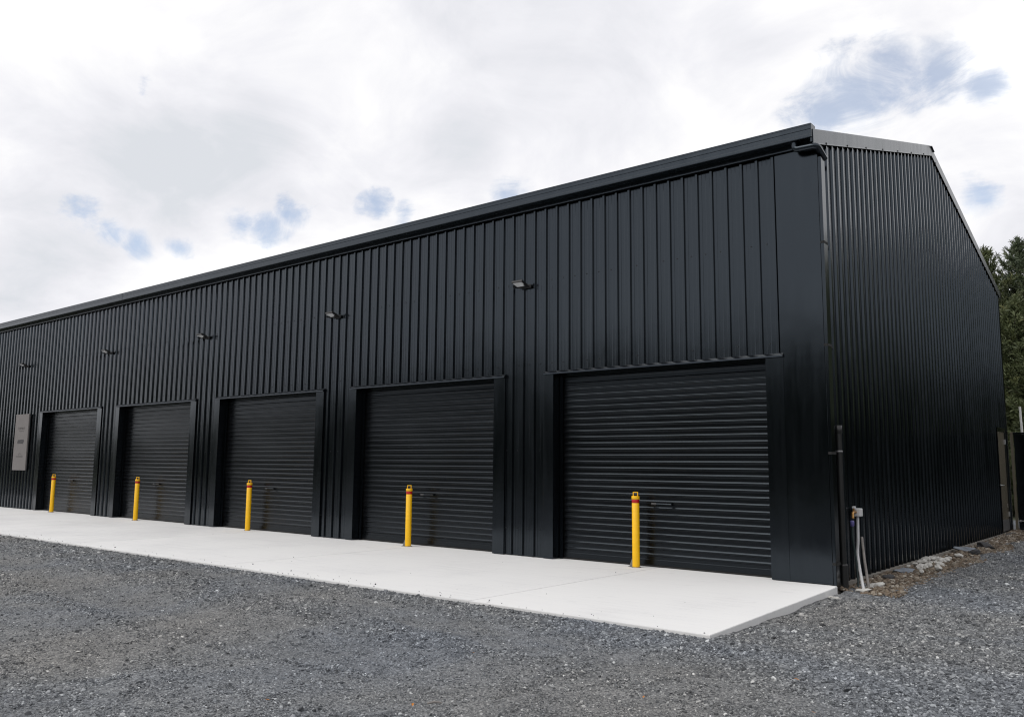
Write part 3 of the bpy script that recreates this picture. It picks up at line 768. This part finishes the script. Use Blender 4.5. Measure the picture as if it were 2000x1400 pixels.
pts = [(-0.10+0.02*k, -0.42+0.055*math.sin(math.pi*k/12)) for k in range(13)]
lg.extrude(pts+[(a, b+0.018) for a, b in pts[::-1]], 1, -0.023, -0.019)
lg.build('arch_mark', M['sign_mid'], sg); lg = MB()
for k in range(9): lg.box(-0.26+k*0.058, -0.26+k*0.058+0.036, -0.023, -0.019, -0.475, -0.44)
tag(lg.build('small_print', M['sign_mid'], sg), kind='stuff')

# ------------------------------------------------------------------ pipes at the corner
sp = empty('drain_pipe', (0.048, 0.275, 0)); tag(sp, 'black round drain pipe with open socket standing beside the corner downpipe', 'pipe')
MB().tube([(0, 0, 1.98), (0, 0, -0.2)], 0.040, 20).build('pipe', M['pvc_black'], sp)
MB().lathe([(0.0405, 1.95), (0.049, 1.96), (0.049, 2.06), (0.042, 2.062), (0.042, 1.98), (0.0, 1.98)], 20).build('socket', M['pvc_black'], sp)
MB().lathe([(0.0405, 0.255), (0.052, 0.25), (0.054, 0.23), (0.054, -0.2)], 20).build('ground_collar', M['pvc_black'], sp)
b_ = MB(); b_.lathe([(0.0405, 1.70), (0.046, 1.702), (0.046, 1.728), (0.0405, 1.73)], 20); b_.box(-0.052, -0.042, -0.11, 0.11, 1.70, 1.73)
b_.build('pipe_clamp', M['dullsteel'], sp)
st = empty('tap_standpipe', (0.08, 0.80, 0)); tag(st, 'white plastic standpipe with garden tap bent up against the black gable', 'standpipe')
base = Vector((0.308, 0.27, -0.16)) - st.location
MB().tube(smooth_path([(0, 0.03, 0.86), (0, 0.01, 0.55), (0.004, -0.045, 0.33), (0.11, -0.29, 0.10), base], 7), 0.020, 12).build('riser', M['pvc_white'], st)
MB().box(-0.045, 0.06, -0.045, 0.075, 0.845, 0.955, 0.012).build('elbow_block', M['pvc_white'], st)
tp = MB(); tp.tube([(0.0, -0.045, 0.905), (0.0, -0.15, 0.905)], 0.017, 10); tp.tube(bend_path([(0.0, -0.12, 0.905), (0.01, -0.20, 0.90), (0.015, -0.215, 0.83)], 0.02), 0.018, 10)
tp.tube([(0.0, -0.125, 0.905), (0.0, -0.125, 0.96)], 0.013, 8); tp.build('tap', M['brass'], st)
MB().box(-0.014, 0.014, -0.155, -0.065, 0.958, 0.985, 0.005).build('tap_handle', M['pvc_white'], st)
hs = empty('garden_hose', (0.09, 0.56, 0)); tag(hs, 'dark green hose hanging below the brass tap beside the white standpipe', 'hose')
MB().tube(smooth_path([(0, 0.0, 0.74), (0.0, 0.0, 0.55), (0.02, 0.02, 0.35), (0.045, 0.0, 0.12), (0.07, -0.08, -0.10)], 6), 0.013, 10).build('tube', M['hose'], hs)
MB().lathe([(0.012, 0.72), (0.026, 0.735), (0.028, 0.79), (0.022, 0.80), (0.010, 0.802)], 14).build('connector', M['violet'], hs)
sk = MB(); sk.tube([(0, 0, 0.58), (0.05, -0.1, 0.3), (0.19, -0.38, -0.16)], [0.016, 0.017, 0.018], 10)
o = sk.build('stake', M['timber']); o.location = (0.16, 0.72, 0); tag(o, 'thin weathered stake leaning behind the white standpipe', 'stake')

# ------------------------------------------------------------------ soil and rubble along the gable
def soil_z(X, Y, prof):
    z_ = gh(X, Y) + prof*0.05*np.clip(Y-0.2, 0, 1) + (vnoise(X, Y, 5, 9)*0.05 + vnoise(X, Y, 11, 10)*0.03)*np.clip(prof+0.2, 0, 1) - 0.012
    lim = -0.075 + 0.30*np.clip(X-0.03, 0, 0.4) + vnoise(X, Y, 0.8, 12)*0.05
    return np.minimum(z_, np.maximum(lim, gh(X, Y)-0.02))
X, Y = ngrid(0.0, 1.3, 0.25, 13.6, 0.06)
wid = 0.62+vnoise(X, Y, 0.9, 8)*0.35 + np.clip((Y-7)/6, 0, 1)*0.55
prof = np.clip(1-(X/wid)**2, -0.6, 1)
Z = soil_z(X, Y, prof)
Z = np.where(prof < -0.3, Z-0.05, Z)
o = grid_mesh('soil_strip', X, Y, Z, M['soil']); tag(o, kind='structure')
n = 16000
sx = np.abs(nrng.normal(0.05, 0.42, n))+0.03; sy = nrng.uniform(0.1, 13.4, n)
okk = sx < 0.75+np.clip((sy-7)/6, 0, 1)*0.5; sx, sy = sx[okk], sy[okk]
wd = 0.62+vnoise(sx, sy, 0.9, 8)*0.35 + np.clip((sy-7)/6, 0, 1)*0.55
pf = np.clip(1-(sx/wd)**2, -0.6, 1)
sz = soil_z(sx, sy, pf)
sr = np.clip(np.exp(nrng.normal(math.log(0.014), 0.5, len(sx))), 0.006, 0.05)
scl = np.stack([sr*nrng.uniform(0.8, 1.4, len(sx)), sr*nrng.uniform(0.7, 1.1, len(sx)), sr*nrng.uniform(0.5, 0.9, len(sx))], 1)
o = stones('rubble_bits', np.stack([sx, sy, sz+sr*0.2], 1), scl, np.clip(nrng.beta(1.8, 1.7, len(sx)), 0, 1), M['soilstone'], 6)
tag(o, 'brown clay crumbs and pale chips banked against the gable footing', 'rubble', kind='stuff')
def rock_mesh(name, seed, sx_, sy_, sz_, m):
    bm = bmesh.new(); bmesh.ops.create_icosphere(bm, subdivisions=2, radius=1)
    q = random.Random(seed); off = Vector((q.random()*50, q.random()*50, q.random()*50))
    for v in bm.verts:
        k = 1+0.55*mnoise.noise(v.co*1.1+off)+0.2*mnoise.noise(v.co*3+off)
        v.co = Vector((v.co.x*sx_*k, v.co.y*sy_*k, v.co.z*sz_*k))
    me = bpy.data.meshes.new(name); bm.to_mesh(me); bm.free(); me.materials.append(m); return me
def rock(name, me, loc, rz, label, cat, group=None, s=1.0):
    o = bpy.data.objects.new(name, me); COL.objects.link(o); o.location = loc; o.rotation_euler = (rng.uniform(-.3, .3), rng.uniform(-.3, .3), rz); o.scale = (s, s, s)
    return tag(o, label, cat, group)
wm = [rock_mesh('rock', i, 0.075, 0.06, 0.045, M['white_rock']) for i in range(4)]
for k in range(30):
    yv = 3.35+rng.gauss(0.6, 0.75); xv = abs(rng.gauss(0.28, 0.14))+0.03
    rock('rock', wm[k % 4], (xv, yv, -0.02+0.05*max(0, 0.4-xv)+rng.uniform(0, 0.02)), rng.uniform(0, 6), 'pale stone in the whitish rubble heap halfway along the gable footing', 'rock', 'pale rubble stones heaped at the gable footing', rng.uniform(0.5, 1.15))
rock('rock', rock_mesh('rock', 21, 0.26, 0.10, 0.055, M['slate_rock']), (0.22, 2.45, -0.02), 1.3, 'flat blue grey slab of rock before the whitish rubble heap', 'rock')
rock('rock', rock_mesh('rock', 22, 0.34, 0.11, 0.05, M['slate_rock']), (0.22, 6.7, 0.0), 1.2, 'long blue grey rock leaning on the footing behind the rubble heap', 'rock')
rock('rock', rock_mesh('rock', 23, 0.16, 0.12, 0.08, M['dark_rock']), (0.34, 7.75, 0.0), 0.7, 'dark slate rock farthest along the gable footing', 'rock')
rock('rock', rock_mesh('rock', 24, 0.12, 0.09, 0.06, M['dark_rock']), (0.42, 6.3, -0.01), 0.3, 'black rock in brown soil just before the long blue grey rock', 'rock')
rock('rock', rock_mesh('rock', 25, 0.10, 0.07, 0.05, M['dark_rock']), (0.22, 1.55, -0.03), 0.9, 'dark rock in brown clay nearest to the white standpipe', 'rock')
rock('concrete_lump', rock_mesh('concrete_lump', 31, 0.13, 0.085, 0.045, M['white_rock']), (0.26, 0.30, -0.085), 0.4, 'whitish lump of spilt concrete at the foot of the drain pipe', 'concrete lump')
rock('concrete_lump', rock_mesh('concrete_lump', 32, 0.17, 0.08, 0.05, M['white_rock']), (0.28, 0.72, -0.055), 1.2, 'whitish smear of spilt concrete behind the white standpipe', 'concrete lump')
rock('concrete_lump', rock_mesh('concrete_lump', 33, 0.12, 0.07, 0.04, M['white_rock']), (0.17, -0.48, -0.10), 1.5, 'small whitish concrete spill under the apron edge by the corner', 'concrete lump')
# fallen leaves and a stick on the gravel
def lf(px, py, s, rz):
    me = bpy.data.meshes.new('leaf')
    vs = [(0, -1, 0), (0.35, -0.3, 0.15), (0.4, 0.3, 0.2), (0, 1, 0.05), (-0.4, 0.3, 0.18), (-0.35, -0.3, 0.12), (0, 0, 0.0)]
    me.from_pydata([(a*s, b*s, c*s) for a, b, c in vs], [], [(0, 1, 6), (1, 2, 6), (2, 3, 6), (3, 4, 6), (4, 5, 6), (5, 0, 6)]); me.materials.append(M['leaf'])
    o = bpy.data.objects.new('leaf', me); COL.objects.link(o)
    o.location = (px, py, float(gh2(np.array([px]), np.array([py]))[0])+0.022); o.rotation_euler = (0.2, 0.1, rz)
    tag(o, 'tiny orange dead leaf lying on the grey gravel', 'leaf', 'orange dead leaves on the gravel')
def ground_pt(u, v):
    d_ = fw + rt2*((u-1000)/1652.9) - up2*((v-700)/1652.9); t_ = (-0.03-CAM.z)/d_.z
    return CAM.x+d_.x*t_, CAM.y+d_.y*t_
for u, v in ((676, 1203), (806, 1378), (924, 1283), (1556, 1331), (1590, 1391), (113, 1181), (522, 1378), (1257, 1361)):
    px, py = ground_pt(u, v); lf(px, py, rng.uniform(0.014, 0.022), rng.uniform(0, 6))
px, py = ground_pt(848, 1378)
sk = MB(); sk.tube([(-0.045, 0, 0.0), (0, 0.006, 0.006), (0.05, 0, 0.0)], [0.006, 0.009, 0.005], 7); o = sk.build('stick', M['timber'])
o.location = (px, py, float(gh2(np.array([px]), np.array([py]))[0])+0.03); o.rotation_euler = (0, 0, 0.9); tag(o, 'short pale stick on the gravel at the bottom of the view', 'stick')

# ------------------------------------------------------------------ gate and pole past the back corner
gt = empty('metal_gate', (0.042, W+0.10, 0)); tag(gt, 'black steel gate closing the gap past the back corner of the gable', 'gate')
MB().box(0.0, 0.06, -0.03, 0.03, -0.2, 2.44, 0.004).build('gate_post', M['doorleaf'], gt)
for k in range(5):
    MB().box(0.075+k*0.9, 0.075+k*0.9+0.885, -0.012, 0.012, 0.06, 2.38, 0.003).build('gate_panel', M['flash'], gt)
MB().box(0.064, 4.6, -0.025, 0.025, 2.382, 2.432, 0.004).build('top_rail', M['flash'], gt)
MB().box(0.064, 4.6, -0.025, 0.025, 0.01, 0.058, 0.004).build('bottom_rail', M['flash'], gt)
b_ = MB(); b_.tube([(0.07, -0.035, 0.24), (0.20, -0.035, 0.24)], 0.011, 8); b_.box(0.10, 0.13, -0.036, -0.012, 0.215, 0.265); b_.build('bolt', M['steel'], gt)
o = MB().tube([(0.03, 0, -0.3), (0.0, 0, 1.5), (-0.03, 0, 3.15)], 0.028, 10).build('pole', M['white_pole']); o.location = (0.155, W+1.3, 0); tag(o, 'thin white pole rising behind the black gate', 'pole')

# ------------------------------------------------------------------ pines beyond the shed
def pine(h, rad, seed, nm, dens=1.0, base=0.06):
    q = random.Random(seed)
    tk = MB(); lean = Vector((q.uniform(-.25, .25), q.uniform(-.25, .25), 0))
    tp_ = [Vector((0, 0, -0.4))+lean*t*t*1.0+Vector((0.06*math.sin(t*9+seed), 0.06*math.cos(t*7), t*(h*0.98+0.4))) for t in np.linspace(0, 1, 14)]
    tk.tube(tp_, [0.20*(1-t)**0.8*h/10+0.015 for t in np.linspace(0, 1, 14)], 8)
    def at(z):
        t = min(max((z+0.4)/(h*0.98+0.4), 0), 0.999)*13; i = int(t); return tp_[i].lerp(tp_[i+1], t-i)
    V = []; F = []; T = []
    def tuft(p, d, L, tone):
        d = d.normalized()
        a = Vector((q.gauss(0, 1), q.gauss(0, 1), q.gauss(0, 1)))
        for _ in range(17):
            e = (d*q.uniform(0.5, 1.1) + Vector((q.gauss(0, .42), q.gauss(0, .42), q.gauss(0, .36)))).normalized()
            s_ = e.cross(Vector((q.gauss(0, 1), q.gauss(0, 1), q.gauss(0, 1)))).normalized()*q.uniform(0.013, 0.024)
            l_ = L*q.uniform(0.55, 1.0); st_ = p+d*q.uniform(-0.12, 0.12)
            b = len(V); V.extend([st_-s_*0.6, st_+s_*0.6, st_+e*l_*0.6+s_, st_+e*l_-Vector((0, 0, 0.03))]); F.append((b, b+1, b+2, b+3)); T.extend([min(1, max(0, tone+q.gauss(0, .12)))]*4)
    z = h*base
    while z < h*0.985:
        f = z/h
        ln = rad*(min(1, (1-f)*1.9+0.03))**0.8*(0.65+0.35*min(1, f*4))
        nb = max(3, int((6 if f < 0.8 else 4)*dens))
        a0 = q.uniform(0, 6.28)
        for k in range(nb):
            an = a0+6.283*k/nb+q.uniform(-.4, .4); l_ = ln*q.uniform(0.55, 1.2)
            rise = 0.10+0.65*f+q.uniform(-.12, .15)
            o0 = at(z); pts = []
            for s_ in np.linspace(0, 1, 5):
                rr = l_*s_; pts.append(o0+Vector((math.cos(an)*rr, math.sin(an)*rr, rr*rise*(0.35+0.65*s_)-0.18*l_*s_*(1-f)*s_)))
            tk.tube(pts, [max(0.008, 0.035*(1-s_)*(1.1-f)*h/10+0.006) for s_ in np.linspace(0, 1, 5)], 4, cap=False)
            nt = max(4, int(l_/0.095*dens))
            br = q.uniform(-0.15, 0.2)
            for j in range(nt):
                s_ = 0.22+0.78*(j+q.random())/nt; i = min(3, int(s_*4)); p = pts[i].lerp(pts[i+1], s_*4-i)
                dr = (pts[i+1]-pts[i]).normalized()
                side = Vector((-math.sin(an), math.cos(an), 0))*q.gauss(0, 0.30*l_*(1.15-s_)*0.6+0.05)
                pp = p+side+Vector((0, 0, q.gauss(0.02, 0.06)))
                tuft(pp, dr*0.7+side*0.8+Vector((0, 0, 0.55)), q.uniform(0.20, 0.34), 0.42+br+0.25*(q.random()-0.5)+0.15*(f-0.4))
        z += h*q.uniform(0.019, 0.031)*(1.0 if f < 0.85 else 0.8)/dens
    for _ in range(9): tuft(at(h*0.95)+Vector((0, 0, 0.09*_)), Vector((0, 0, 1)), 0.26, 0.5)
    for _ in range(16):
        an = q.uniform(0, 6.28); zz_ = h*q.uniform(0.80, 0.96); rr = rad*(1-zz_/h)*q.uniform(0.8, 1.6)
        p0 = at(zz_)+Vector((math.cos(an)*rr, math.sin(an)*rr, 0.15))
        for m_ in range(6): tuft(p0+Vector((0, 0, 0.10*m_)), Vector((0.1*math.cos(an), 0.1*math.sin(an), 1)), 0.24, 0.5)
    me = bpy.data.meshes.new('crown'); me.from_pydata([tuple(v) for v in V], [], F)
    a = me.attributes.new('tone', 'FLOAT', 'POINT'); a.data.foreach_set('value', T)
    me.materials.append(M[nm])
    return tk, me
protos = [pine(11.6, 2.3, 3, 'needle', 1.15), pine(12.6, 2.5, 8, 'needle2', 1.15), pine(8.4, 2.4, 15, 'needle', 1.25, 0.02)]
trunks = []
spots = [(-3.05, 31.0, 0, 0.99, 'slender pine showing its pointed top just above the gable roof edge'),
         (-2.35, 33.2, 1, 0.98, 'tall bluish pine with the highest top right of the roof edge'),
         (-1.05, 32.0, 1, 0.955, 'tall dark pine at the right edge of the view'),
         (-1.75, 28.0, 2, 1.0, 'broad bushy pine in front of the taller pines by the shed'),
         (-0.35, 26.6, 2, 0.90, 'low bushy pine standing behind the black gate'),
         (0.9, 30.0, 0, 0.94, 'dark pine right of the white pole, partly past the view'),
         (2.6, 28.5, 1, 0.86, 'pine farthest right, standing beyond the gate at the wood edge')]
for i, (xv, yv, p, s, lab) in enumerate(spots):
    t_ = empty('pine_tree', (xv, yv, -0.3), rng.uniform(0, 6.28)); t_.scale = (s, s, s)
    tag(t_, lab, 'tree', 'pines beyond the shed')
    tk, me = protos[p]
    if i < 0 or not any(q[0] == p for q in trunks):
        o = tk.build('trunk', M['bark'], t_); trunks.append((p, o.data))
    else:
        o = bpy.data.objects.new('trunk', [d for q, d in trunks if q == p][0]); COL.objects.link(o); o.parent = t_
    c = bpy.data.objects.new('crown', me); COL.objects.link(c); c.parent = t_
# the pine wood round the far side of the yard, behind the viewer, that the glossy steel mirrors
mb = MB(); q = random.Random(5)
path = [(-260, -66), (-120, -62), (40, -58), (60, -40), (60, 0), (52, 26), (36, 32), (4.5, 33), (-9, 41)]
L_ = [math.dist(a, b) for a, b in zip(path, path[1:])]; tot = sum(L_)
NT = 420
for k in range(NT):
    d_ = tot*k/NT; i_ = 0
    while d_ > L_[i_]: d_ -= L_[i_]; i_ += 1
    t_ = d_/L_[i_]; xv = path[i_][0]*(1-t_)+path[i_+1][0]*t_+q.uniform(-3, 3); yv = path[i_][1]*(1-t_)+path[i_+1][1]*t_+q.uniform(-4, 4)
    tall = min(1, max(0, (xv+130)/70))
    hh = q.uniform(6.0, 8.5)*(1-tall)+q.uniform(10.5, 14.5)*tall; rr = q.uniform(2.2, 3.4)
    if xv < 4 and yv > 20: hh *= 0.70
    bm = bmesh.new(); bmesh.ops.create_icosphere(bm, subdivisions=3, radius=1)
    off = Vector((k*3.1, k*1.7, 0))
    for v in bm.verts:
        kf = 1+0.45*mnoise.noise(v.co*1.8+off)+0.35*mnoise.noise(v.co*5+off)
        w_ = rr*kf*(1.0-0.45*max(0, v.co.z))
        v.co = Vector((xv+v.co.x*w_, yv+v.co.y*w_, hh*0.45+v.co.z*hh*0.55*(0.8+0.2*kf)-0.3))
    mb.bm(bm)
o = mb.build('far_wood', M['wood_far']); tag(o, 'distant belt of dark pines round the far side of the yard', 'wood', kind='stuff')
